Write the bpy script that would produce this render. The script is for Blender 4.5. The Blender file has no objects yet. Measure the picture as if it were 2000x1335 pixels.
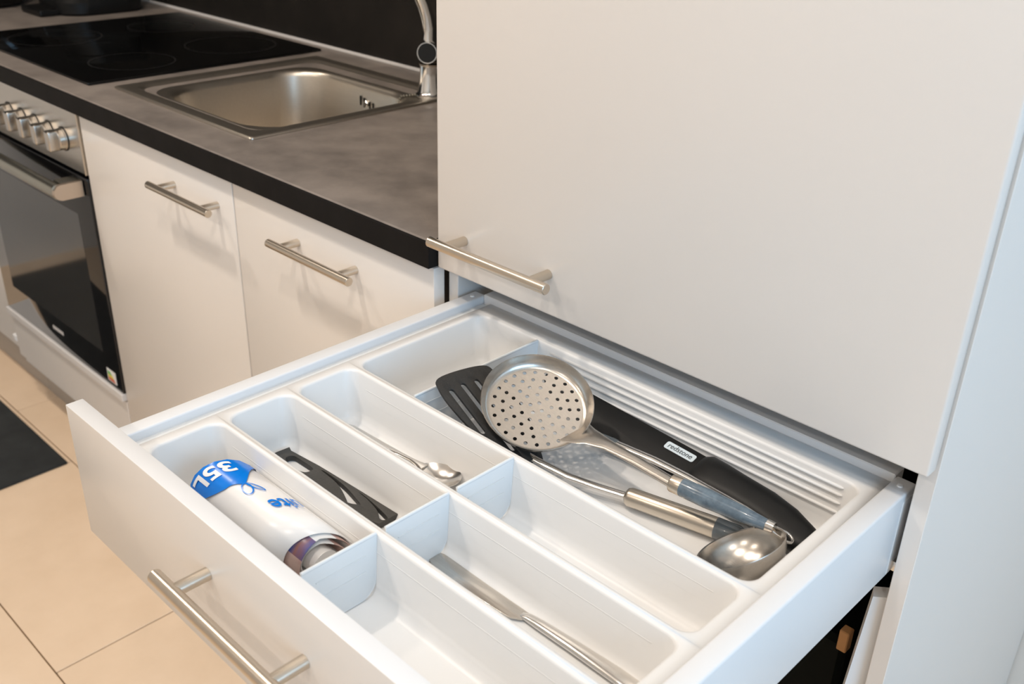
import bpy, bmesh, math, random
from mathutils import Vector, Matrix
random.seed(7)
S = bpy.context.scene
COL = S.collection
PI = math.pi

# ------------------------------------------------------------------ camera
F_PX, CAM = 1955.64, Vector((.8189, -.7270, 1.2960))
AZ, EL, RO = .7595, -.4725, .0299
fw = Vector((-math.sin(AZ)*math.cos(EL), math.cos(AZ)*math.cos(EL), math.sin(EL)))
r0 = Vector((math.cos(AZ), math.sin(AZ), 0)); u0 = r0.cross(fw)
RT = math.cos(RO)*r0+math.sin(RO)*u0; UP = -math.sin(RO)*r0+math.cos(RO)*u0
cd = bpy.data.cameras.new('camera'); cam = bpy.data.objects.new('camera', cd); COL.objects.link(cam)
cd.sensor_width = 36; cd.lens = F_PX/2000*36; cd.clip_start = .02
m3 = Matrix((RT, UP, -fw)).transposed()
cam.matrix_world = Matrix.Translation(CAM) @ m3.to_4x4()
cd.dof.use_dof = True; cd.dof.focus_distance = .98; cd.dof.aperture_fstop = 9.0
S.camera = cam
def pz(u, v, z):
    d = fw*F_PX+RT*(u-1000)+UP*(667.5-v); t = (z-CAM.z)/d.z; return CAM+d*t

# ------------------------------------------------------------------ world, lights, exposure
w = bpy.data.worlds.new('world'); S.world = w; w.use_nodes = True
bg = w.node_tree.nodes['Background']; bg.inputs[0].default_value = (.62, .78, 1, 1); bg.inputs[1].default_value = .5
S.view_settings.view_transform = 'Standard'; S.view_settings.look = 'None'; S.view_settings.gamma = 1
S.view_settings.use_curve_mapping = False
S.view_settings.exposure = -0.70
LAMPS = [(-1.55, -.62), (-.62, -.62), (.32, -.72), (1.25, -.95), (-.8, -2.1), (.7, -2.2)]
LAMP_W = [17, 20, 13, 9, 15, 15]
def area(name, loc, rot, sx, sy, power, color, disk=False):
    l = bpy.data.lights.new(name, 'AREA'); l.shape = 'DISK' if disk else 'RECTANGLE'
    l.size = sx; l.size_y = sy; l.energy = power; l.color = color
    o = bpy.data.objects.new(name, l); COL.objects.link(o); o.location = loc; o.rotation_euler = rot
    return o
area('window_daylight', (2.58, -.85, 1.5), (0, PI/2, 0), 1.35, 1.7, 62, (.43, .71, 1))

# ------------------------------------------------------------------ materials
def mat(name, col, rough=.5, metal=0., var=0., scale=8., bump=0., bscale=60., col2=None, coat=0., spec=.5, stretch=(1,1,1), trans=0., sss=0., aniso=0.):
    m = bpy.data.materials.new(name); m.use_nodes = True
    nt = m.node_tree; b = nt.nodes['Principled BSDF']
    b.inputs['Base Color'].default_value = (*col, 1); b.inputs['Roughness'].default_value = rough
    b.inputs['Metallic'].default_value = metal; b.inputs['Coat Weight'].default_value = coat
    b.inputs['Specular IOR Level'].default_value = spec
    b.inputs['Transmission Weight'].default_value = trans
    if aniso: b.inputs['Anisotropic'].default_value = aniso
    tc = nt.nodes.new('ShaderNodeTexCoord'); mp = nt.nodes.new('ShaderNodeMapping')
    mp.inputs['Scale'].default_value = stretch
    nt.links.new(tc.outputs['Object'], mp.inputs[0])
    if var or col2:
        n = nt.nodes.new('ShaderNodeTexNoise'); n.inputs['Scale'].default_value = scale; n.inputs['Detail'].default_value = 6
        n.inputs['Roughness'].default_value = .62
        nt.links.new(mp.outputs[0], n.inputs['Vector'])
        r = nt.nodes.new('ShaderNodeValToRGB')
        c2 = col2 if col2 else tuple(c*(1-var) for c in col)
        r.color_ramp.elements[0].position = .32; r.color_ramp.elements[1].position = .68
        r.color_ramp.elements[0].color = (*c2, 1); r.color_ramp.elements[1].color = (*col, 1)
        nt.links.new(n.outputs['Fac'], r.inputs[0]); nt.links.new(r.outputs[0], b.inputs['Base Color'])
    if bump:
        n2 = nt.nodes.new('ShaderNodeTexNoise'); n2.inputs['Scale'].default_value = bscale; n2.inputs['Detail'].default_value = 4
        nt.links.new(mp.outputs[0], n2.inputs['Vector'])
        bp = nt.nodes.new('ShaderNodeBump'); bp.inputs['Strength'].default_value = bump; bp.inputs['Distance'].default_value = .002
        nt.links.new(n2.outputs['Fac'], bp.inputs['Height']); nt.links.new(bp.outputs[0], b.inputs['Normal'])
    return m
M = {}
M['front'] = mat('white_laminate', (.785, .745, .705), .28, var=.015, scale=3, bump=.03, bscale=220)
M['carcass'] = mat('white_melamine', (.80, .785, .765), .4, var=.015, scale=4)
M['drawer'] = mat('white_lacquered_steel', (.76, .765, .775), .32, var=.01, scale=5)
M['tray'] = mat('white_plastic', (.80, .79, .775), .35, var=.015, scale=6)
M['divider'] = mat('white_clear_plastic', (.75, .765, .77), .25, var=.02, scale=9)
M['worktop'] = mat('dark_slate_laminate', (.29, .25, .222), .42, col2=(.17, .147, .132), scale=11, bump=.18, bscale=70)
M['edge'] = mat('slate_edge_band', (.016, .0145, .014), .6, spec=.06, col2=(.012, .011, .0105), scale=20, bump=.08, bscale=140)
M['splash'] = mat('dark_slate_splashback', (.022, .019, .017), .5, spec=.15, col2=(.012, .011, .010), scale=6, bump=.05)
M['tile'] = mat('beige_floor_tile', (.86, .67, .49), .42, col2=(.79, .605, .43), scale=7, bump=.12, bscale=45)
M['grout'] = mat('brown_grout', (.19, .12, .06), .9, var=.3, scale=40)
M['steel'] = mat('brushed_steel', (.60, .56, .51), .27, 1, var=.1, scale=30, stretch=(1, 20, 20), bump=.03, bscale=80)
M['satin'] = mat('satin_nickel', (.66, .59, .50), .3, 1, var=.05, scale=40, stretch=(1, 30, 30))
M['sink'] = mat('satin_sink_steel', (.66, .60, .52), .36, 1, var=.06, scale=20, stretch=(1, 12, 12))
M['chrome'] = mat('chrome', (.78, .77, .75), .07, 1, var=.02)
M['polish'] = mat('polished_steel', (.74, .71, .67), .19, 1, var=.05, scale=20)
M['glass_black'] = mat('black_ceramic_glass', (.004, .004, .004), .06, var=.2, spec=.35)
M['oven_glass'] = mat('black_oven_glass', (.006, .006, .007), .05, var=.2, spec=.6)
M['oven_window'] = mat('smoked_oven_window', (.03, .03, .029), .08, var=.1, spec=.8)
M['ring'] = mat('grey_print', (.022, .022, .022), .3, var=.1)
M['black'] = mat('black_plastic', (.009, .009, .009), .42, spec=.25, var=.2, scale=30)
M['nylon'] = mat('black_nylon', (.022, .022, .021), .55, col2=(.014, .014, .014), scale=60, bump=.3, bscale=300)
M['nylon2'] = mat('dark_grey_plastic', (.052, .049, .044), .6, col2=(.043, .041, .037), scale=60, bump=.2, bscale=350)
M['greyblue'] = mat('blue_grey_plastic', (.16, .22, .27), .25, col2=(.07, .10, .13), scale=70, coat=.4)
M['cap'] = mat('grey_plastic_cap', (.13, .155, .17), .3, col2=(.10, .11, .115), scale=80, coat=.3)
M['wrap'] = mat('white_film', (.84, .82, .80), .25, var=.03, scale=12, bump=.25, bscale=30)
M['blue'] = mat('blue_print', (.002, .20, .74), .25, var=.08, scale=20)
M['blue2'] = mat('blue_mauve_print', (.01, .10, .42), .25, col2=(.28, .12, .10), scale=22, stretch=(3, 1, 1))
M['mauve'] = mat('mauve_print', (.42, .24, .21), .35, col2=(.6, .45, .40), scale=30)
M['white'] = mat('white_print', (.85, .85, .85), .4, var=.02)
M['label'] = mat('pale_label', (.66, .74, .78), .4, var=.02)
M['ink'] = mat('dark_ink', (.05, .06, .07), .5, var=.1)
M['alu'] = mat('oven_handle_aluminium', (.40, .39, .34), .33, 1, var=.06, scale=30, stretch=(1, 20, 20))
M['alu2'] = mat('pale_aluminium_cap', (.62, .52, .43), .4, 1, var=.05)
M['trim'] = mat('grey_plastic_trim', (.74, .72, .71), .4, var=.03)
M['plinth'] = mat('grey_beige_plinth', (.42, .38, .34), .5, var=.05)
M['rug'] = mat('charcoal_rug', (.030, .033, .034), .95, col2=(.014, .016, .017), scale=12, bump=.8, bscale=400)
M['wall'] = mat('white_wall_paint', (.78, .75, .71), .9, var=.02, bump=.05)
M['dark'] = mat('painted_shade_black', (.003, .004, .003), .7, spec=.08, var=.3)  # shade put into the colour, blackens the compartment under the drawer
M['green'] = mat('dark_green_plastic', (.012, .035, .012), .5, var=.2)
M['carton'] = mat('brown_carton', (.42, .21, .08), .8, var=.15)
M['lampglow'] = mat('lamp_diffuser', (.9, .9, .9), .5)
b = M['lampglow'].node_tree.nodes['Principled BSDF']; b.inputs['Emission Color'].default_value = (1, .82, .62, 1); b.inputs['Emission Strength'].default_value = 6
for nm, c in dict(eg=(.1, .45, .12), ey=(.75, .65, .1), er=(.65, .12, .06)).items(): M[nm] = mat('sticker_'+nm, c, .4, var=.05)

# ------------------------------------------------------------------ helpers
def obj(name, bm, m, parent=None, smooth=None, kind=None):
    me = bpy.data.meshes.new(name); bmesh.ops.recalc_face_normals(bm, faces=bm.faces); bm.to_mesh(me); bm.free()
    o = bpy.data.objects.new(name, me); COL.objects.link(o)
    for mm in (m if isinstance(m, (list, tuple)) else [m]): me.materials.append(M[mm])
    if smooth:
        me.polygons.foreach_set('use_smooth', [True]*len(me.polygons)); me.set_sharp_from_angle(angle=math.radians(smooth))
    if parent:
        o.parent = parent; o.matrix_parent_inverse = Matrix.Translation(parent.location).inverted() if parent.type == 'EMPTY' else parent.matrix_parent_inverse.copy()
        if parent.type != 'EMPTY': o.matrix_parent_inverse = Matrix.Identity(4)
    if kind: o['kind'] = kind
    return o
def tag(o, label, cat, group=None):
    o['label'] = label; o['category'] = cat
    if group: o['group'] = group
    return o
def thing(name, loc, label, cat, group=None):
    o = bpy.data.objects.new(name, None); COL.objects.link(o); o.location = loc; o.empty_display_size = .05
    return tag(o, label, cat, group)
def BM(): return bmesh.new()
def box(bm, x0, x1, y0, y1, z0, z1, bev=.0, seg=2, mi=0):
    t = bmesh.new()
    bmesh.ops.create_cube(t, size=1)
    for v in t.verts: v.co = Vector(((x0+x1)/2+v.co.x*(x1-x0), (y0+y1)/2+v.co.y*(y1-y0), (z0+z1)/2+v.co.z*(z1-z0)))
    if bev: bmesh.ops.bevel(t, geom=list(t.edges), offset=bev, segments=seg, profile=.5, affect='EDGES')
    for f in t.faces: f.material_index = mi
    add(bm, t); return bm
def add(bm, t, mtx=None):
    me = bpy.data.meshes.new('tmp')
    if mtx is not None: t.transform(mtx)
    t.to_mesh(me); t.free(); bm.from_mesh(me); bpy.data.meshes.remove(me)
def bx(x0, x1, y0, y1, z0, z1, bev=.0, seg=2): return box(BM(), x0, x1, y0, y1, z0, z1, bev, seg)
def frame(d, up=Vector((0, 0, 1))):
    d = d.normalized(); s = d.cross(up)
    if s.length < 1e-4: s = d.cross(Vector((0, 1, 0)))
    s.normalize(); return s, s.cross(d).normalized()
def loft(bm, pts, wh, seg=20, up=Vector((0, 0, 1)), power=2., cap=True):
    pts = [Vector(p) for p in pts]; rings = []
    for i, p in enumerate(pts):
        d = (pts[min(i+1, len(pts)-1)]-pts[max(i-1, 0)]); s, n = frame(d, up); ww, hh = wh[i]; ring = []
        for k in range(seg):
            a = 2*PI*k/seg; c, q = math.cos(a), math.sin(a)
            c = math.copysign(abs(c)**(2/power), c); q = math.copysign(abs(q)**(2/power), q)
            ring.append(bm.verts.new(p+s*(c*ww/2)+n*(q*hh/2)))
        rings.append(ring)
    for a, b2 in zip(rings, rings[1:]):
        for k in range(seg): bm.faces.new((a[k], a[(k+1) % seg], b2[(k+1) % seg], b2[k]))
    if cap: bm.faces.new(rings[0][::-1]); bm.faces.new(rings[-1])
    return bm
def tube(bm, pts, r, seg=16, cap=True):
    return loft(bm, pts, [(2*r, 2*r)]*len(pts) if not isinstance(r, (list, tuple)) else [(2*k, 2*k) for k in r], seg, cap=cap)
def cyl(bm, a, b2, r, seg=24, bev=.0006):
    a, b2 = Vector(a), Vector(b2); d = (b2-a).normalized()
    return tube(bm, [a, a+d*bev, b2-d*bev, b2], [r-bev, r, r, r-bev], seg)
def lathe(bm, prof, mtx=Matrix.Identity(4), seg=48, close_ends=True):
    rings = []
    for r, z in prof:
        rings.append([bm.verts.new(mtx @ Vector((r*math.cos(2*PI*k/seg), r*math.sin(2*PI*k/seg), z))) for k in range(seg)] if r > 1e-6 else [bm.verts.new(mtx @ Vector((0, 0, z)))])
    for a, b2 in zip(rings, rings[1:]):
        for k in range(seg):
            A, B = (a[k], a[(k+1) % seg]) if len(a) > 1 else (a[0], a[0]); C_, D = (b2[k], b2[(k+1) % seg]) if len(b2) > 1 else (b2[0], b2[0])
            vs = []
            for q in (A, B, D, C_):
                if q not in vs: vs.append(q)
            if len(vs) > 2: bm.faces.new(vs)
    return bm
def rr(x0, x1, y0, y1, r, z, k=6):
    out = []
    for cx, cy, a0 in ((x1-r, y1-r, 0), (x0+r, y1-r, PI/2), (x0+r, y0+r, PI), (x1-r, y0+r, 1.5*PI)):
        for i in range(k+1):
            a = a0+PI/2*i/k; out.append(Vector((cx+r*math.cos(a), cy+r*math.sin(a), z)))
    return out
def loops(bm, ls, fill=True, closed=False):
    R = [[bm.verts.new(p) for p in l] for l in ls]
    n = len(R[0]); pr = list(zip(R, R[1:]))+([(R[-1], R[0])] if closed else [])
    for a, b2 in pr:
        for k in range(n): bm.faces.new((a[k], a[(k+1) % n], b2[(k+1) % n], b2[k]))
    if fill: bm.faces.new(R[-1])
    return bm
def curve_bm(splines, extrude=0., bevel=0., res=2):
    cu = bpy.data.curves.new('c', 'CURVE'); cu.dimensions = '2D'; cu.fill_mode = 'BOTH'; cu.extrude = extrude; cu.bevel_depth = bevel; cu.bevel_resolution = res
    for pts in splines:
        sp = cu.splines.new('POLY'); sp.points.add(len(pts)-1)
        for q, p in zip(sp.points, pts): q.co = (p[0], p[1], 0, 1)
        sp.use_cyclic_u = True
    return cu2bm(cu)
def cu2bm(cu):
    o = bpy.data.objects.new('c', cu); COL.objects.link(o); dg = bpy.context.evaluated_depsgraph_get(); dg.update()
    me = bpy.data.meshes.new_from_object(o.evaluated_get(dg)); bm = BM(); bm.from_mesh(me)
    bpy.data.objects.remove(o); bpy.data.meshes.remove(me); bpy.data.curves.remove(cu)
    bmesh.ops.remove_doubles(bm, verts=bm.verts, dist=1e-6)
    return bm
def text_bm(s, size, extrude=0., shear=0., align='CENTER', bold=0.):
    cu = bpy.data.curves.new('t', 'FONT'); cu.body = s; cu.size = size; cu.align_x = align; cu.align_y = 'CENTER'; cu.extrude = extrude; cu.shear = shear; cu.offset = bold
    return cu2bm(cu)
def smooth_path(pts, n=8, closed=True):
    out = []; N = len(pts)
    for i in range(N if closed else N-1):
        p = [Vector((*pts[(i+j) % N if closed else min(max(i+j, 0), N-1)], 0)) for j in (-1, 0, 1, 2)]
        for k in range(n):
            t = k/n
            out.append(tuple((.5*((2*p[1])+(-p[0]+p[2])*t+(2*p[0]-5*p[1]+4*p[2]-p[3])*t*t+(-p[0]+3*p[1]-3*p[2]+p[3])*t**3))[:2]))
    return out
def basis(o, x, y):
    x = Vector(x).normalized(); y = Vector(y); z = x.cross(y).normalized(); y = z.cross(x)
    m = Matrix((x, y, z)).transposed().to_4x4(); m.translation = Vector(o); return m

# ------------------------------------------------------------------ setting
ZW = .87
fl = obj('floor', bx(-3.2, 2.6, -3.2, .62, -.06, -.004), 'grout', kind='structure')
tile_me = None
for j in range(-10, 2):
    y0 = -.0425+.3*j
    for i in range(-5, 6):
        x0 = -.592+.6*i+(.3 if j % 2 == 0 else 0)
        if x0 < -3.2 or x0+.6 > 2.7 or y0 < -3.2: continue
        if tile_me is None:
            t = obj('tile', bx(.0012, .5988, .0012, .2988, -.012, 0, .0012, 1), 'tile', fl); tile_me = t.data
        else:
            t = bpy.data.objects.new('tile', tile_me); COL.objects.link(t); t.parent = fl
        t.location = (x0, y0, 0)
obj('wall_back', bx(-3.2, 2.6, .604, .7, 0, 2.5), 'wall', kind='structure')
obj('wall_left', bx(-2.5, -2.4, -3.2, .604, 0, 2.5), 'wall', kind='structure')
obj('dark_reflection_panel', bx(-2.4, -2.385, -1.3, .577, ZW+.001, 2.495, .001, 1), 'splash', kind='structure')  # unseen dark panel on the left wall, added to darken the hob reflection
obj('wall_front', bx(-3.3, 2.7, -3.3, -3.2, 0, 2.5), 'wall', kind='structure')
bm = BM(); box(bm, 2.6, 2.7, -3.2, -1.8, 0, 2.5); box(bm, 2.6, 2.7, .1, .7, 0, 2.5); box(bm, 2.6, 2.7, -1.8, .1, 0, .75); box(bm, 2.6, 2.7, -1.8, .1, 2.25, 2.5)
obj('wall_right', bm, 'wall', kind='structure')
bm = BM()
for a in ((-1.8, -1.74, .75, 2.25), (.04, .1, .75, 2.25), (-1.74, .04, .75, .81), (-1.74, .04, 2.19, 2.25)): box(bm, 2.62, 2.67, a[0], a[1], a[2], a[3], .003)
obj('window_1', bm, 'white' if 0 else 'wall', kind='structure')
obj('ceiling', bx(-3.3, 2.7, -3.3, .7, 2.5, 2.56), 'wall', kind='structure')
for i, (x, y) in enumerate(LAMPS):
    t = thing('ceiling_spot', (x, y, 2.5), 'round white ceiling downlight '+['above the oven front', 'above the sink cabinet front', 'above the open drawer', 'nearest the window', 'above the far floor opposite the sink', 'above the far floor opposite the drawer'][i], 'lamp', 'ceiling downlights')
    bm = BM(); lathe(bm, [(.055, 2.5), (.055, 2.49), (.045, 2.485), (.042, 2.498)], Matrix.Translation((x, y, 0)), 32); obj('housing', bm, 'wall', t, 40)
    bm = BM(); lathe(bm, [(0, 2.494), (.042, 2.494)], Matrix.Translation((x, y, 0)), 32); obj('diffuser', bm, 'lampglow', t)
    area('spot_light', (x, y, 2.483), (0, 0, 0), .10, .10, LAMP_W[i], (1, .885, .765), True)
obj('trim_1', bx(-2.385, -.004, .571, .578, ZW, ZW+.006, .0015), 'trim', kind='structure')
tag(obj('splashback_panel', bx(-2.4, -.004, .578, .603, ZW-.02, 2.495, .001, 1), 'splash'), 'near-black splashback panel behind the hob and sink', 'splashback')  # unseen upper part carried to the ceiling to darken the hob reflection

# ------------------------------------------------------------------ worktop, hob, sink
HX0, HX1, HY0, HY1 = -.872, -.508, .098, .442
bm = BM()
x0, x1, y0, y1 = -2.384, 0, -.0105, .5765; zt, zb = ZW, ZW-.0352
loops(bm, [rr(HX0, HX1, HY0, HY1, .05, zt), rr(x0, x1, y0+.004, y1, .0003, zt), rr(x0, x1, y0+.0012, y1, .0003, zt-.0012), rr(x0, x1, y0, y1, .0003, zt-.004), rr(x0, x1, y0, y1, .0003, zb), rr(HX0, HX1, HY0, HY1, .05, zb)], fill=False, closed=True)
wt = obj('worktop', bm, ['worktop', 'edge'])
for p in wt.data.polygons:
    if abs(p.normal.z) < .5: p.material_index = 1
tag(wt, 'dark grey slate-look worktop running over the base cabinets', 'worktop')

t = thing('ceramic_hob', (-1.26, .29, ZW), 'black glass ceramic hob set in the dark worktop', 'hob')
obj('glass_plate', bx(-1.5514, -.9661, .0386, .5442, ZW+.0003, ZW+.0055, .0015, 2), 'glass_black', t, 40)
for cx, cy, r in ((-1.089, .185, .079), (-1.117, .42, .092), (-1.41, .175, .092), (-1.40, .415, .072)):
    bm = BM(); lathe(bm, [(r, ZW+.0056), (r+.0013, ZW+.0057), (r+.0026, ZW+.0056)], Matrix.Translation((cx, cy, 0)), 72); obj('cooking_zone_ring', bm, 'ring', t)

t = thing('kitchen_sink', (-.7, .28, ZW), 'stainless steel inset sink with one rounded basin', 'sink')
SX0, SX1, SY0, SY1 = -.9225, -.4853, .0635, .5; BX0, BX1, BY0, BY1 = -.862, -.518, .108, .432; z = ZW
bm = BM()
def sl(d, r, z): return rr(SX0+d, SX1-d, SY0+d, SY1-d, r, z, 8)
def sb(d, r, z): return rr(BX0+d, BX1-d, BY0+d, BY1-d, r, z, 8)
loops(bm, [sl(0, .006, z+.0004), sl(0, .006, z+.0025), sl(.0015, .006, z+.0042), sl(.004, .006, z+.0046), sl(.021, .03, z+.0046), sl(.025, .03, z+.0036), sl(.028, .03, z+.0008), sl(.031, .03, z),
  sb(-.008, .088, z-.0002), sb(-.003, .085, z-.0016), sb(.001, .082, z-.005), sb(.003, .08, z-.012), sb(.010, .075, z-.10), sb(.014, .07, z-.125), sb(.024, .06, z-.143), sb(.045, .045, z-.15)])
obj('basin', bm, 'sink', t, 50)
for k, (dx, dz) in enumerate(((-.021, .002), (-.0105, .0), (.006, -.0045), (.0155, -.0055))):
    obj('overflow_slot', bx(-.665+dx-.0022, -.665+dx+.0022, .4255, .4275, .835+dz-.009, .835+dz+.009, .0008, 1), 'black', t)
bm = BM(); cyl(bm, (-.666, .428, .835), (-.666, .421, .835), .006); obj('overflow_screw', bm, 'chrome', t, 40)
bm = BM(); lathe(bm, [(0, z-.148), (.03, z-.148), (.036, z-.1485), (.04, z-.15)], Matrix.Translation((-.69, .27, 0)), 32); obj('drain', bm, 'chrome', t, 40)
bm = BM()
ch = [Vector((-.527, .455, z+.004)), Vector((-.54, .43, z+.004)), Vector((-.556, .417, z+.001)), Vector((-.565, .41, z-.02)), Vector((-.572, .409, z-.05))]
for a, b2 in zip(ch, ch[1:]):
    n = max(2, int((b2-a).length/.0042))
    for k in range(n): bmesh.ops.create_icosphere(bm, subdivisions=1, radius=.0021, matrix=Matrix.Translation(a.lerp(b2, k/n)))
tag(obj('plug_chain', bm, 'alu', smooth=60), 'fine ball chain hanging from the tap into the steel sink', 'chain')

t = thing('mixer_tap', (-.517, .452, ZW), 'chrome mixer tap with tall curved spout beside the tall cabinet', 'tap')
TX, TY = -.517, .452
mt = Matrix.Translation((TX, TY, 0))
bm = BM(); lathe(bm, [(0, z+.004), (.027, z+.004), (.027, z+.007), (.024, z+.009), (.0225, z+.012), (.0195, z+.03), (.018, z+.05), (.018, z+.056)], mt, 40); obj('body', bm, 'chrome', t, 40)
bm = BM(); lathe(bm, [(.018, z+.056), (.0195, z+.057), (.0195, z+.059), (.018, z+.06)], mt, 40); obj('collar', bm, 'satin', t, 40)
bm = BM(); d = Vector((.55, -.80, .10)).normalized(); c = Vector((TX, TY, z+.079))
tube(bm, [c-d*.026, c-d*.024, c+d*.021, c+d*.023], [.016, .0185, .0185, .0175], 32); obj('cartridge_housing', bm, 'chrome', t, 40)
bm = BM(); tube(bm, [c+d*.0231, c+d*.0245], [.0165, .0155], 32); obj('end_cap', bm, 'glass_black', t, 40)
bm = BM(); pts = []
for k in range(15):
    a = PI*.66*k/14; pts.append(Vector((TX, TY, z+.1))+Vector((-.7, -.7, 0))*(.1*(1-math.cos(a)))+Vector((0, 0, .13*math.sin(a))))
tube(bm, [Vector((TX, TY, z+.088)), Vector((TX, TY, z+.096))]+pts, [.0135, .0125]+[.0115]*15, 24); obj('spout', bm, 'chrome', t, 50)
bm = BM(); loft(bm, [c-d*.03, c-d*.034+Vector((-.004, .004, .012)), c-d*.05+Vector((-.01, .0, .04))], [(.014, .010), (.014, .008), (.012, .006)], 16); obj('lever', bm, 'chrome', t, 50)

# ------------------------------------------------------------------ handles / base cabinets
def handle_bm(xc, y, z, L=.181, span=.1284, off=.031, r=.006):
    bm = BM(); cyl(bm, (xc-L/2, y-off, z), (xc+L/2, y-off, z), r, 28)
    for s in (-1, 1): cyl(bm, (xc+s*span/2, y, z), (xc+s*span/2, y-off+r*.4, z), r*.92, 24, .0003)
    return bm
ZP = .133
def base_cab(x0, x1, label, hx, door_label):
    t = thing('base_cabinet', ((x0+x1)/2, .3, 0), label, 'cabinet')
    bm = BM(); a, b2 = x0+.001, x1-.001
    box(bm, a, a+.016, .045, .56, .10, .834); box(bm, b2-.016, b2, .045, .56, .10, .834); box(bm, a+.016, b2-.016, .045, .56, .10, .116); box(bm, a+.016, b2-.016, .552, .56, .116, .834)
    obj('body', bm, 'carcass', t)
    d = obj('door', bx(x0+.0018, x1-.0018, 0, .0172, ZP, .8315, .001, 2), 'front', t, 40)
    obj('handle', handle_bm(hx, 0, .7824), 'satin', d, 40)
    bm = bx(a, b2, .058, .074, 0, .0995); obj('plinth', bm, 'plinth', t)
    return t
base_cab(-.4432, -.0006, 'cream base cabinet with bar handle, beside the tall cabinet', -.2189, None)
base_cab(-.9392, -.4432, 'cream sink base cabinet with bar handle, next to the oven', -.5539, None)

# ------------------------------------------------------------------ oven
OX0, OX1 = -1.513, -.9415
t = thing('oven_unit', ((OX0+OX1)/2, .3, 0), 'built-in black glass oven with steel knob panel under the hob', 'oven')
bm = BM(); box(bm, -1.536, -1.520, .0176, .56, .10, .834); box(bm, -.957, -.941, .0176, .56, .10, .834); box(bm, -1.52, -.957, .0176, .56, .10, .116); obj('housing', bm, 'carcass', t)
obj('oven_box', bx(-1.515, -.96, .022, .52, .25, .832, .002, 1), 'black', t)
cp = obj('control_panel', bx(OX0, OX1-.003, -.003, .02, .7195, .8325, .001, 1), 'steel', t)
obj('panel_edge', bx(OX1-.003, OX1-.0005, -.0035, .02, .7185, .8325, .0006, 1), 'satin', t)
for x in (-1.0134, -1.0735, -1.1338, -1.194, -1.2545):
    bm = BM(); m_ = Matrix.Translation((x, -.003, .772)) @ Matrix.Rotation(PI/2, 4, 'X')
    lathe(bm, [(0, 0), (.0215, 0), (.0215, .003), (.0195, .004), (.0195, .013), (.018, .0145), (0, .0145)], m_, 32)
    box(bm, x-.0095, x+.0095, -.034, -.015, .772-.0185, .772+.0185, .003, 3)
    k = obj('knob', bm, 'steel', t, 35)
    bm = BM(); lathe(bm, [(.0216, .0), (.0224, .0004), (.0224, .0012), (.0216, .0016)], m_, 32); obj('seal_ring', bm, 'black', k)
dr = obj('oven_door', bx(OX0, OX1-.001, -.003, .02, .2635, .7115, .0015, 2), 'oven_glass', t, 40)
obj('door_window', bx(-1.45, -1.008, -.0034, -.0028, .335, .629), 'oven_window', dr)
bm = BM()
loft(bm, [(OX0+.025, -.049, .692), (-.966, -.049, .692)], [(.020, .028)]*2, 28, power=2.4); hd = obj('door_handle', bm, 'alu', dr, 50)
for xa, xb in ((-.966, -.957), (OX0+.016, OX0+.025)):
    bm = BM(); sp = [(-.006, -.0145), (-.006, .0145), (-.046, .0145), (-.053, .012), (-.058, .006), (-.0595, 0), (-.058, -.006), (-.053, -.012), (-.046, -.0145)]
    A = [bm.verts.new((xa, y, .692+q)) for y, q in sp]; B = [bm.verts.new((xb, y, .692+q)) for y, q in sp]
    bm.faces.new(A); bm.faces.new(B[::-1])
    for k in range(len(sp)): bm.faces.new((A[k], A[(k+1) % len(sp)], B[(k+1) % len(sp)], B[k]))
    obj('handle_end', bm, 'alu2', dr)
obj('handle_bracket', bx(-1.0, -.966, -.040, -.003, .697, .706, .001, 1), 'alu', dr)
bm = BM()
for k in range(7): box(bm, -1.252+k*.0075, -1.2475+k*.0075, -.0036, -.003, .299, .307, 0, mi=0)
obj('brand_mark', bm, 'trim', dr)
lb = obj('energy_sticker', bx(-1.003, -.966, -.0036, -.003, .2735, .3015), 'white', dr)
for k, (c_, wd) in enumerate((('eg', .012), ('eg', .016), ('ey', .02), ('ey', .023), ('er', .026), ('er', .029))):
    obj('sticker_band', bx(-1.0, -1.0+wd, -.0039, -.0036, .296-.0035*k-.0028, .296-.0035*k), c_, lb)
obj('door_trim', bx(OX0-.003, OX1-.0005, -.008, .02, .2465, .2625, .0015, 2), 'trim', t)
obj('lower_panel', bx(OX0, OX1-.0005, 0, .0172, ZP, .243, .001, 1), 'front', t)
obj('plinth', bx(-1.535, -.941, .058, .074, 0, .0995), 'plinth', t)
# neighbour left of the oven
t = thing('corner_base_cabinet', (-2.1, .3, 0), 'plain cream base cabinet standing left of the oven', 'cabinet')
bm = BM(); box(bm, -2.384, -1.54, .034, .56, .10, .834); obj('body', bm, 'carcass', t)
obj('front_panel', bx(-2.384, -1.5385, .016, .0335, ZP, .8315, .001, 1), 'front', t)
obj('plinth', bx(-2.384, -1.537, .058, .074, 0, .0995), 'plinth', t)
obj('corner_block', bx(-1.534, -1.516, -.002, .015, .165, .182, .002, 1), 'white', t)

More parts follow.
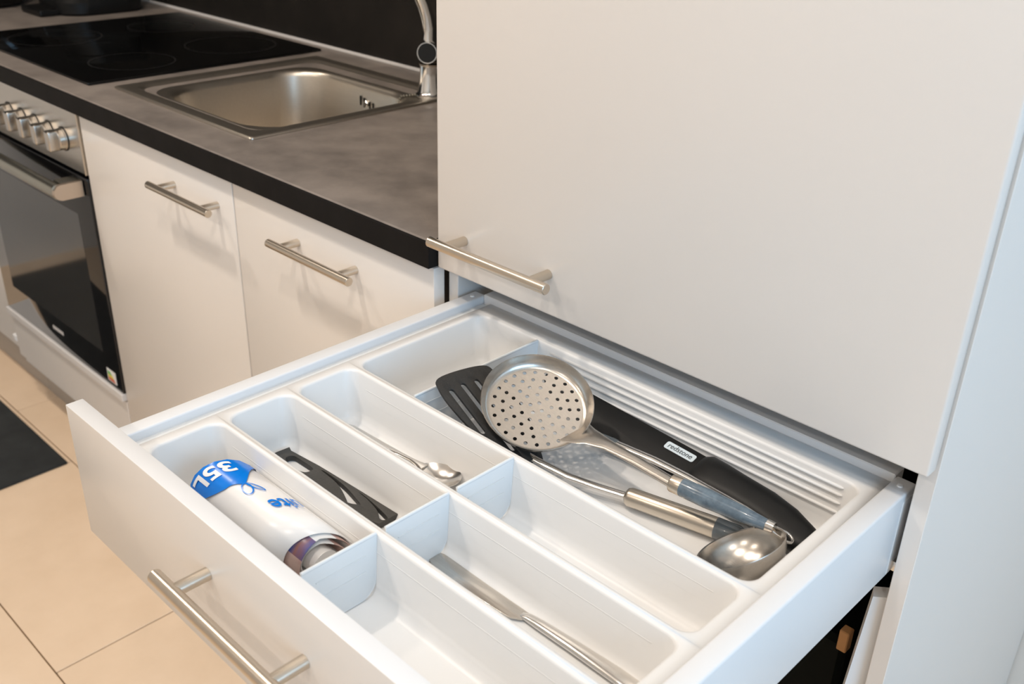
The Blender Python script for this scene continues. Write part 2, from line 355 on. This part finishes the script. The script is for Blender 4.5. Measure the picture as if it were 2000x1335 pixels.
# appliances at the back left of the worktop
t = thing('coffee_machine', (-1.74, .38, ZW), 'black coffee machine with small grey badge beyond the hob', 'appliance')
bm = BM(); P_ = [rr(-1.84+d, -1.645-d, .305+d, .52-d, .06, q, 6) for d, q in ((.004, ZW+.001), (0, ZW+.006), (0, ZW+.03), (.012, ZW+.045), (.012, ZW+.2), (.0, ZW+.215), (0, ZW+.3), (.01, ZW+.31))]
loops(bm, P_); bm.faces.new([v for v in bm.verts][:len(P_[0])]); obj('body', bm, 'black', t, 40)
bm = BM(); box(bm, -1.645-.0125, -1.645-.0105, .36, .40, ZW+.07, ZW+.085, .0005, 1); obj('badge', bm, 'ring', t)
bm = BM(); box(bm, -1.80, -1.69, .262, .310, ZW+.001, ZW+.016, .004, 2); obj('drip_tray', bm, 'black', t)
t = thing('cooking_pot', (-1.93, .2, ZW), 'dark rounded pot standing on the worktop corner', 'pot')
bm = BM(); lathe(bm, [(0, ZW+.001), (.075, ZW+.001), (.088, ZW+.012), (.092, ZW+.04), (.092, ZW+.11), (.094, ZW+.112), (.089, ZW+.112), (.088, ZW+.012), (0, ZW+.008)], Matrix.Translation((-1.95, .24, 0)), 40); obj('body', bm, 'glass_black', t, 40)
for s in (-1, 1):
    bm = BM(); tube(bm, [Vector((-1.95+s*.088, .215, ZW+.095)), Vector((-1.95+s*.115, .222, ZW+.097)), Vector((-1.95+s*.115, .258, ZW+.097)), Vector((-1.95+s*.088, .265, ZW+.095))], .005, 12); obj('side_handle', bm, 'black', t, 50)

# ------------------------------------------------------------------ tall cabinet
t = TALL = thing('tall_cabinet', (.3, .3, 0), 'tall cream cabinet with large plain door and a pulled-out drawer', 'cabinet')
for a, b2 in ((.0005, .0165), (.584, .600)): obj('side_panel', bx(a, b2, .0215, .601, .0, 2.16, .0006, 1), 'carcass' if a < .1 else 'front', t)
obj('back_panel', bx(.0165, .584, .59, .598, .1, 2.16), 'carcass', t)
obj('shelf', bx(.0165, .584, .024, .59, .842, .858), 'carcass', t)
obj('top_panel', bx(.0165, .584, .0215, .59, 2.144, 2.16), 'carcass', t)
obj('bottom_panel', bx(.0165, .584, .0215, .59, .1, .116), 'carcass', t)
obj('plinth', bx(.0165, .584, .058, .074, 0, .0995), 'plinth', t)
bm = bx(.002, .598, .0019, .0185, .8343, 2.155, .0025, 3)
d = obj('door', bm, 'front', t, 40)
obj('handle', handle_bm(.1126, .0019, .881, .179), 'satin', d, 40)
for x, s in ((.0165, 1), (.584, -1)):
    bm = BM(); box(bm, min(x, x+s*.010), max(x, x+s*.010), .03, .5, .712, .722); box(bm, min(x, x+s*.0015), max(x, x+s*.0015), .03, .5, .705, .735); obj('drawer_runner', bm, 'polish', t)
# things under the drawer, with black block and sheets added to stand for shade
tag(obj('shade_block', bx(.03, .545, .06, .5, .118, .58, .006, 1), 'dark'), 'black filler block standing in for shade under the open drawer', 'shade filler')
obj('shade_back_sheet', bx(.017, .583, .51, .588, .118, .70), 'dark', t)
ln = obj('shade_side_sheet', bx(.0167, .018, .03, .5, .118, .700), 'dark', t)
bm = BM(); A = [Vector(p) for p in ((.5712, .024, .680), (.5832, .032, .681), (.5832, .032, .15), (.5470, .008, .15))]
vs = [bm.verts.new(p) for p in A]; ws = [bm.verts.new(p+Vector((-.006, .014, 0))) for p in A]
bm.faces.new(vs); bm.faces.new(ws[::-1])
for k in range(4): bm.faces.new((vs[k], vs[(k+1) % 4], ws[(k+1) % 4], ws[k]))
tag(obj('leaning_board', bm, 'drawer'), 'narrow white board leaning inside the dark opening under the drawer', 'board')
tag(obj('small_carton', bx(.541, .551, .045, .057, .581, .606, .001, 1), 'carton'), 'small brown carton on the black filler block', 'carton')

# ------------------------------------------------------------------ drawer
DY = -.4449
bm = BM(); box(bm, .0405, .5595, DY+.0163, .0455, .7095, .7255); box(bm, .0405, .5595, .041, .060, .7255, .8, .001, 1)
dw = obj('drawer', bm, 'drawer', TALL)
df = obj('drawer_front', bx(.002, .598, DY, DY+.0162, .6874, .8278, .0009, 2), ['front', 'drawer'], dw, 40)
for p in df.data.polygons:
    if p.normal.y > -.8: p.material_index = 1
obj('handle', handle_bm(.297, DY, .7755, .181), 'satin', dw, 40)
for xa, xb in ((.0222, .0405), (.5595, .5778)):
    obj('side_rail', bx(xa, xb, DY+.0163, .0455, .7085, .798, .0022, 3), 'drawer', dw, 40)
    xm = (xa+xb)/2
    bm = BM(); lathe(bm, [(0, .7991), (.0024, .799), (.0028, .798)], Matrix.Translation((xm, .031, 0)), 16); obj('cover_cap', bm, 'white', dw, 40)
obj('cover_strip', bx(.5776, .5783, .022, .0448, .712, .79), 'drawer', dw)
obj('inner_channel', bx(.0405, .0528, DY+.0163, .0405, .7256, .788), 'divider', dw)

# ------------------------------------------------------------------ cutlery tray
t = thing('cutlery_tray', (.3, -.19, .7255), 'white plastic cutlery tray with long compartments in the drawer', 'tray')
ZR, ZF = .792, .733
tx0, tx1 = .0530, .5592; yb = [-.4265, -.329, -.2505, -.172, .0405]
bm = BM()
for k in range(4):
    ya, yc = yb[k], yb[k+1]
    a = [tx0, tx1, ya, yc]
    i0 = (tx0+.0115, tx1-.0135, ya+(.019 if k == 0 else .0032), yc-(.026 if k == 3 else .0032))
    def L_(d, r, z, i0=i0): return rr(i0[0]+d, i0[1]-d, i0[2]+d, i0[3]-d, r, z, 7)
    ls = [rr(*a, .00005, ZR, 7), L_(-.0012, .0145, ZR), L_(.0006, .0142, ZR-.0008), L_(.0014, .014, ZR-.0028), L_(.0040, .0135, ZF+.014), L_(.0052, .013, ZF+.007), L_(.0085, .011, ZF+.002), L_(.014, .008, ZF)]
    loops(bm, ls)
bmesh.ops.remove_doubles(bm, verts=bm.verts, dist=1e-4)
o = obj('tray_body', bm, 'tray', t, 60)
sm = o.modifiers.new('thickness', 'SOLIDIFY'); sm.thickness = .0014; sm.offset = -1
for k, (x, h) in enumerate(((.302, .7935),)*3+((.1555, .791),)):
    ya, yc = yb[k]+(.019 if k == 0 else .0032), yb[k+1]-(.026 if k == 3 else .0032)
    a, c_ = ya+.0018, yc-.0018
    pts = [(a, h), (c_, h)]
    for q in range(9):
        an = -PI/2*q/8; pts.append((c_-.0025-.016+.016*math.cos(an), ZF+.0175+.016*math.sin(an)))
    for q in range(9):
        an = -PI/2-PI/2*q/8; pts.append((a+.0025+.016+.016*math.cos(an), ZF+.0175+.016*math.sin(an)))
    cb = curve_bm([pts], .0006, .0004, 1); cb.transform(basis((x, 0, 0), (0, 1, 0), (0, 0, 1)))
    for zz in (.778, .762): box(cb, x+.0008, x+.0016, a+.012, c_-.012, zz-.0006, zz+.0006)
    rim = [Vector((x, p[0], p[1])) for p in pts]
    tube(cb, [Vector((x, a, h)), Vector((x, c_, h))], .0016, 10)
    tube(cb, rim[1:], .0012, 8)
    obj('divider', cb, 'divider', t, 40)
for zz, yy in ((.783, .01295), (.7755, .0124), (.767, .0118), (.7575, .0112)):
    bm = BM(); tube(bm, [(.175, yy, zz), (.178, yy-.0005, zz), (.525, yy-.0005, zz), (.528, yy, zz)], [.0008, .0016, .0016, .0008], 10); obj('rib', bm, 'tray', t, 60)
for k in range(1, 4):
    for zz in (.775, .762): 
        bm = BM(); yy = yb[k]-.0032-.0018-(.775-zz)*.05
        tube(bm, [(.09, yy, zz), (.52, yy, zz)], .0007, 8); obj('rib', bm, 'tray', t, 60)

# ------------------------------------------------------------------ roll of bin bags
t = thing('bin_bag_roll', (.18, -.362, .733), 'white roll of bin bags with blue print in the tray', 'bag roll')
RC = Vector((0, -.3625, .7605)); RR = .0265
def cylmap(s, a, r=RR): return Vector((s-.013*math.sin(a), RC.y-math.sin(a)*r, RC.z+math.cos(a)*r))   # a: from the top towards the drawer front
X0R, X1R = .1185, .262
bm = BM(); n = 72; prev = None; rows = []
for k in range(n+1):
    a = -2.3+(2*PI+1.2)*k/n; r = RR-.0011*(1-k/n)
    rows.append([bm.verts.new(cylmap(s, a, r)) for s in (X0R, X0R+.05, X0R+.1, X1R)])
for p, q in zip(rows, rows[1:]):
    for j in range(3): bm.faces.new((p[j], p[j+1], q[j+1], q[j]))
o = obj('outer_wrap', bm, 'wrap', t, 60); o.modifiers.new('thickness', 'SOLIDIFY').thickness = .0005
bm = BM(); rows = []
for k in range(n+1):
    a = -2.6+(4*PI)*k/n; r = .0250-.010*k/n
    rows.append([bm.verts.new(cylmap(s, a, r)) for s in (X0R+.003, .22, X1R+.004+.016*max(0, math.sin(a))*(1-.6*k/n))])
for p, q in zip(rows, rows[1:]):
    for j in range(2): bm.faces.new((p[j], p[j+1], q[j+1], q[j]))
o = obj('printed_inner_layers', bm, ['wrap', 'blue2', 'mauve'], t, 60)
for p in o.data.polygons:
    an = -2.6+4*PI*((p.index//2)+.5)/n
    p.material_index = 1 if .15 < an < 1.15 else 2 if 1.15 <= an < 2.6 or -1.2 < an < -.5 or 4.6 < an < 5.8 else 0
o.modifiers.new('thickness', 'SOLIDIFY').thickness = .0005
bm = BM(); tube(bm, [cylmap(X0R+.004, 0, 0), cylmap(X1R+.010, 0, 0)], .0125, 28); obj('core', bm, 'wrap', t, 50)
def wrap_print(name, cb, m, par, r=RR+.00045):
    for _ in range(3):
        es = [e for e in cb.edges if e.calc_length() > .0035]
        if not es: break
        bmesh.ops.subdivide_edges(cb, edges=es, cuts=1)
        bmesh.ops.triangulate(cb, faces=cb.faces)
    for v in cb.verts: v.co = cylmap(v.co.x, v.co.y/RR, r)
    return obj(name, cb, m, par, 60)
# coordinates: s along the roll, arc length towards the drawer front
bag = [(.1187, -.034), (.126, -.026), (.135, -.017), (.144, -.010), (.152, -.005), (.1595, -.0005), (.1645, .003), (.1655, .006), (.1625, .009), (.1605, .0135), (.160, .0185), (.1575, .0235), (.1545, .0275), (.150, .032), (.142, .039), (.1187, .045)]
pr = wrap_print('blue_bag_print', curve_bm([smooth_path(bag[1:-1], 4, False)+[bag[-1], bag[0]]]), 'blue', t)
def ring_loop(cx, cy, dx, dy, l, w_):
    o_, i_ = [], []
    for k in range(24):
        a = 2*PI*k/24; u_, v_ = .5*l*(1+math.cos(a)), .5*w_*math.sin(a)
        o_.append((cx+dx*u_-dy*v_, cy+dy*u_+dx*v_)); u2, v2 = .5*l+.5*(l-.0026)*math.cos(a), .5*(w_-.0024)*math.sin(a); i_.append((cx+dx*u2-dy*v2, cy+dy*u2+dx*v2))
    return [o_, i_]
wrap_print('blue_tie_print', curve_bm(ring_loop(.165, .0045, .97, .22, .019, .0085)), 'blue', t)
wrap_print('blue_tie_print', curve_bm(ring_loop(.165, .0035, .96, -.33, .019, .0048)), 'blue', t)
def roll_text(s, size, s0, a0, m, name, rad, sx=1., bold=0.):
    cb = text_bm(s, size, bold=bold)
    for v in cb.verts: x, y = v.co.x, v.co.y; v.co = Vector((s0+y, a0+x*sx, 0))
    bmesh.ops.reverse_faces(cb, faces=cb.faces); return wrap_print(name, cb, m, t, rad)
roll_text('35L', .0255, .1315, .0150, 'white', 'volume_print', RR+.0009, 1., .0007)
roll_text('uite', .027, .2085, -.0065, 'blue', 'word_print', RR+.0006, .58, .0004)

# ------------------------------------------------------------------ flat black plastic tool
t0 = ZF+.0012
def Q(u, v): p = pz(u, v, t0+.003); return (p.x, p.y)
def zq(l): return [Q(530+a*.13485, 860+b_*.13485) for a, b_ in l]
top_edge = zq([(75, 205), (262, 132), (285, 180), (700, 405), (1200, 710), (1822, 1095)])
end = zq([(1700, 1165), (1560, 1235)])
ylo = min(p[1] for p in end)-.006
outer = top_edge+[end[0], end[1], (end[1][0]-.02, ylo), (top_edge[0][0]+.004, top_edge[0][1]-.018)]
h1 = smooth_path(zq([(205, 300), (250, 258), (340, 255), (420, 300), (605, 425), (590, 465), (500, 495), (400, 470), (270, 400)]), 5)
h2 = smooth_path(zq([(722, 466), (800, 490), (1060, 680), (1290, 945), (1230, 960), (1110, 935), (1085, 890), (1010, 740), (900, 610)]), 5)
h3 = smooth_path(zq([(1255, 778), (1340, 820), (1560, 1010), (1690, 1150), (1640, 1190), (1565, 1165), (1530, 1050), (1400, 900)]), 5)
cb = curve_bm([outer, h1, h2, h3], .0026, .0004, 1); cb.transform(Matrix.Translation((0, 0, t0+.003)))
tag(obj('plastic_multi_tool', cb, 'nylon2', smooth=40), 'flat dark grey plastic tool with cut-outs in a narrow tray compartment', 'tool')

# ------------------------------------------------------------------ cutlery
def dish(bm, mtx, L, W, D, nu=10, nv=28, egg=.12, th=.0012):
    for side in (0, 1):
        rows = []
        for i in range(nu+1):
            q = i/nu; row = []
            for k in range(nv):
                a = 2*PI*k/nv; w_ = W/2*(1+egg*math.cos(a)); r = q
                zz = -D*(1-r*r)-(th if side else 0)*(1 if i < nu else .4)
                row.append(bm.verts.new(mtx @ Vector((L/2*math.cos(a)*r, w_*math.sin(a)*r, zz))))
            rows.append(row)
        for a_, b_ in zip(rows, rows[1:]):
            for k in range(nv): bm.faces.new((a_[k], a_[(k+1) % nv], b_[(k+1) % nv], b_[k]) if not (a_ is rows[0] and False) else ())
        if side == 0: r0_ = rows[-1]
        else:
            for k in range(nv): bm.faces.new((r0_[k], r0_[(k+1) % nv], rows[-1][(k+1) % nv], rows[-1][k]))
    bmesh.ops.remove_doubles(bm, verts=bm.verts, dist=1e-5)
    return bm
zf = ZF+.0005
t = thing('dessert_spoon', (.15, -.19, ZF), 'steel dessert spoon alone in a narrow tray compartment', 'spoon')
sp = [(.0795, -.2035, .004), (.082, -.2035, .005), (.091, -.2032, .006), (.115, -.2025, .0075), (.145, -.2015, .0095), (.170, -.2005, .0115), (.186, -.1995, .0120), (.196, -.199, .0118), (.204, -.1985, .0110)]
bm = BM(); loft(bm, [(x, y, zf+q) for x, y, q in sp], [(.006, .001), (.0125, .0018), (.0165, .002), (.0145, .0022), (.0105, .0026), (.0068, .003), (.0060, .003), (.0085, .0024), (.014, .0012)], 16); obj('handle', bm, 'polish', t, 50)
bm = BM(); dish(bm, basis((.2225, -.1965, zf+.0118), (.99, .12, .03), (-.12, .99, 0)), .050, .036, .0085); obj('bowl', bm, 'polish', t, 60)
t = thing('table_knife', (.41, -.268, ZF), 'steel table knife alone in a narrow tray compartment', 'knife')
kz = zf+.0022
bl = [(.2985, -.2745), (.300, -.2685), (.305, -.2655), (.315, -.2648), (.36, -.2655), (.405, -.2655), (.409, -.2665), (.409, -.2735), (.404, -.277), (.396, -.280), (.36, -.2815), (.32, -.2815), (.305, -.279)]
cb = curve_bm([smooth_path(bl, 4)], .0004, .0004, 1); cb.transform(Matrix.Translation((0, 0, kz))); obj('blade', cb, 'steel', t, 40)
bm = BM(); loft(bm, [(.405, -.2698, kz), (.412, -.2695, kz+.001), (.425, -.2692, kz+.0015), (.46, -.2682, kz+.0018), (.50, -.2672, kz+.0015), (.518, -.2668, kz+.001), (.5235, -.2667, kz+.0005)],
     [(.007, .0022), (.009, .005), (.0105, .0062), (.0125, .0066), (.0155, .006), (.016, .005), (.009, .002)], 18); obj('handle', bm, 'polish', t, 50)

# ------------------------------------------------------------------ knife in its blade guard
t = thing('sheathed_kitchen_knife', (.35, -.015, ZF), 'black kitchen knife in a black blade guard along the tray back', 'knife')
ax = Vector((1, -.075, .0)).normalized(); sd = Vector((.07, .93, .36)); sd = (sd-ax*sd.dot(ax)).normalized()
O = Vector((.40, -.020, .7515))
mk = basis(O, ax, sd)
gd = [(-.225, .012), (-.2, .0175), (-.02, .0175), (.012, .017), (.012, -.0165), (-.02, -.0175), (-.14, -.0165), (-.2, -.006), (-.222, .006)]
cb = curve_bm([gd], .0022, .0012, 2); cb.transform(mk); g = obj('blade_guard', cb, 'black', t, 40)
lab = rr(-.039, -.0025, -.0045, .0045, .0022, 0, 4)
cb = curve_bm([[p[:2] for p in lab]], .0001); cb.transform(mk @ Matrix.Translation((-.009, .0085, .0037))); obj('label_plate', cb, 'label', g)
cb = text_bm('redstone', .0082, .00005, .1); cb.transform(mk @ Matrix.Translation((-.0298, .0087, .0041))); obj('lettering', cb, 'ink', g)
bm = BM(); hp = [(-.004, .002, .0), (-.002, .002, .0), (.004, .002, .002), (.02, .0015, .0025), (.045, .001, .003), (.075, .000, .003), (.1, -.003, .002), (.122, -.008, .001), (.136, -.013, 0), (.139, -.0145, 0)]
loft(bm, [mk @ Vector(p) for p in hp], [(.028, .010), (.036, .016), (.0395, .019), (.039, .021), (.036, .022), (.036, .022), (.035, .021), (.031, .019), (.022, .015), (.012, .008)], 28, up=mk.to_3x3() @ Vector((0, 0, 1)), power=2.6)
obj('handle', bm, 'black', t, 50)

# ------------------------------------------------------------------ slotted turner
t = thing('slotted_turner', (.3, -.11, ZF), 'black slotted turner with steel stem and ribbed steel handle', 'turner')
tip = pz(905, 733, .803); base = pz(1030, 893, .757)
axh = (base-tip).normalized(); edge = (pz(935, 716, .802)-pz(866, 762, .802)); 
mh = basis(tip, axh, edge)
Lh = (base-tip).length; W = .039
hd_ = smooth_path([(-.004, .030), (.006, .037), (.03, W), (.07, .034), (.1, .022), (.12, .012), (Lh-.012, .0065), (Lh+.002, .0062), (Lh+.002, -.0062), (Lh-.012, -.0065), (.12, -.012), (.1, -.022), (.07, -.034), (.03, -W), (.006, -.037), (-.004, -.030), (-.0065, 0)], 5)
slots = []
for yv, l0, l1 in ((-.0265, .012, .072), (-.009, .009, .100), (.009, .009, .100), (.0265, .012, .072)):
    slots.append([p[:2] for p in rr(l0, l1, yv-.0038, yv+.0038, .0037, 0, 5)])
cb = curve_bm([hd_]+slots, .0008, .0006, 1); cb.transform(mh); obj('head', cb, 'nylon', t, 40)
s0 = base+axh*-.006; s1 = pz(1225, 968, .7455)
bm = BM(); loft(bm, [s0-axh*.022, s0, s0+axh*.012], [(.012, .006), (.0125, .008), (.012, .0085)], 18); obj('socket', bm, 'nylon', t, 50)
mid = s0.lerp(s1, .45)+Vector((0, -.002, -.004))
bm = BM(); loft(bm, [s0, s0.lerp(mid, .5)+Vector((0, 0, -.0008)), mid, mid.lerp(s1, .5)+Vector((0, 0, -.0008)), s1], [(.0085, .0055)]*5, 18); obj('stem', bm, 'polish', t, 50)
e1 = pz(1398, 1030, .7452); e2 = pz(1462, 1050, .7452)
dh = (e1-s1).normalized(); e2 = e1+dh*(e2-e1).length
bm = BM(); tube(bm, [s1-dh*.002, s1, s1+dh*.003, e1], [.0045, .0078, .0092, .0098], 32); obj('handle', bm, 'satin', t, 40)
bm = BM(); loft(bm, [e1, e1+dh*.0006, e1+dh*.02, e2-dh*.004, e2], [(.0196, .0196), (.0198, .0198), (.0188, .0186), (.0165, .013), (.012, .009)], 28); cp = obj('end_cap', bm, 'cap', t, 50)
bm = BM(); rg = []
for k in range(20):
    a = 2*PI*k/20; rg.append(e2+dh*(.003+.006*math.cos(a))+dh.cross(Vector((0, 0, 1)))*(.006*math.sin(a)))
tube(bm, rg+[rg[0]], .0022, 10, cap=False); obj('hanging_eye', bm, 'cap', t, 50)

# ------------------------------------------------------------------ ladle
t = thing('small_ladle', (.5, -.1, ZF), 'steel ladle with deep bowl lying at the tray corner', 'ladle')
Lc = Vector((.5010, -.1085, .7690)); ln_ = Vector((-.50, -.025, .866)).normalized()
lx = Vector((0, 1, 0)); lx = (lx-ln_*lx.dot(ln_)).normalized(); ml = basis(Lc, lx, ln_.cross(lx))
bm = BM(); Rl = .0375
prof = [(Rl*math.sin(a), -.0285*math.cos(a)) for a in [PI/2*k/12 for k in range(13)]]
prof += [(Rl+.0012, .0006), (Rl+.0014, -.0004)]+[((Rl+.0008)*math.sin(a), -.0295*math.cos(a)) for a in [PI/2*k/12 for k in range(11, -1, -1)]]
lathe(bm, prof, ml, 48); obj('bowl', bm, 'steel', t, 50)
rp = ml @ Vector((Rl-.001, 0, 0))
pth = [rp, rp+Vector((-.008, .006, .0015)), Vector((.47, -.052, .764)), Vector((.44, -.045, .7600)), Vector((.40, -.040, .757)), Vector((.36, -.038, .755)), Vector((.315, -.040, .7525))]
bm = BM(); loft(bm, pth, [(.016, .0015), (.011, .002), (.008, .003), (.008, .0035), (.009, .0045), (.0105, .006), (.0115, .0075)], 18); obj('handle', bm, 'polish', t, 50)
bm = BM(); loft(bm, [pth[-1], Vector((.31, -.0402, .7522)), Vector((.295, -.0408, .751)), Vector((.283, -.0412, .750))], [(.0118, .0078), (.0132, .0094), (.0132, .0098), (.008, .006)], 18); obj('end_cap', bm, 'cap', t, 50)

# ------------------------------------------------------------------ skimmer
t = thing('steel_skimmer', (.3, -.07, ZF), 'round perforated steel skimmer with blue-grey handle lying on top', 'skimmer')
Sc = pz(1048, 791, .7915); Sn = Vector((.4, -.3, 1)).normalized()
nk = pz(1312, 942, .776)
sx = (nk-Sc); sx = (sx-Sn*sx.dot(Sn)).normalized(); ms = basis(Sc, sx, Sn.cross(sx))
NS = 72; RI = .0465
circ = [(RI*math.cos(2*PI*k/NS), RI*math.sin(2*PI*k/NS)) for k in range(NS)]
holes = []
for rad, cnt, ph in ((.0065, 4, .2), (.0155, 9, .1), (.0245, 14, .3), (.0335, 19, .05), (.0425, 24, .2)):
    for k in range(cnt):
        a = 2*PI*k/cnt+ph; cx, cy = rad*math.cos(a), rad*math.sin(a)
        holes.append([(cx+.002*math.cos(2*PI*q/12), cy+.002*math.sin(2*PI*q/12)) for q in range(12)])
cb = curve_bm([circ]+holes, .00045); cb.transform(Matrix.Translation((0, 0, -.005)))
RO_ = .0556
rim = [(RI, -.005), (.0485, -.0045), (.0508, -.0025), (.0528, .001), (.0545, .0055), (.0552, .0076), (RO_, .0084)]
lathe(cb, [(r, q+.00045) for r, q in rim]+[(r+.0007, q-.0004) for r, q in rim[::-1]], seg=NS)
cb.transform(ms); o = obj('perforated_bowl', cb, 'steel', t, 50)
n0 = ms @ Vector((.047, 0, .0032)); n1 = ms @ Vector((.0575, 0, .0088)); h0 = nk
n2 = n1.lerp(h0, .12)+Vector((0, 0, .003)); n3 = n1.lerp(h0, .3)+Vector((0, 0, .004)); n4 = n1.lerp(h0, .6)+Vector((0, 0, .003))
bm = BM(); loft(bm, [n0, n1, n2, n3, n4, h0], [(.046, .001), (.036, .0022), (.026, .0035), (.0165, .005), (.0135, .007), (.0125, .0085)], 24); obj('neck', bm, 'steel', t, 60)
he = pz(1500, 1026, .778); dh = (he-h0).normalized()
f1 = h0+dh*.011
bm = BM(); tube(bm, [h0-dh*.001, h0, h0+dh*.001, f1], [.006, .0078, .0083, .0083], 28); obj('ferrule', bm, 'satin', t, 40)
bm = BM(); loft(bm, [f1, f1+dh*.001, f1.lerp(he, .3), f1.lerp(he, .7), he-dh*.002, he], [(.0166, .0166), (.017, .017), (.0185, .0175), (.0155, .014), (.011, .010), (.008, .008)], 28); obj('grip', bm, 'greyblue', t, 50)
bm = BM(); tube(bm, [he-dh*.001, he+dh*.006], [.0055, .005], 20); obj('end_ferrule', bm, 'polish', t, 40)
e = pz(1548, 1056, .768); dl = (e-he); sdv = dl.cross(Vector((0, 0, 1))).normalized()
bm = BM(); lp = [he+sdv*.0035, he.lerp(e, .6)+sdv*.0055]+[he.lerp(e, .72)+dl*.28*math.sin(a)+sdv*(.006*math.cos(a)) for a in [PI*k/10 for k in range(11)]]+[he.lerp(e, .6)-sdv*.0055, he-sdv*.0035]
tube(bm, lp, .00125, 10); obj('hanging_loop', bm, 'polish', t, 50)

# ------------------------------------------------------------------ rug
bm = bx(-2.3, -1.185, -.75, -.0545, .0005, .007, .002, 1)
tag(obj('floor_mat', bm, 'rug'), 'charcoal grey mat on the beige tiles before the oven', 'mat')
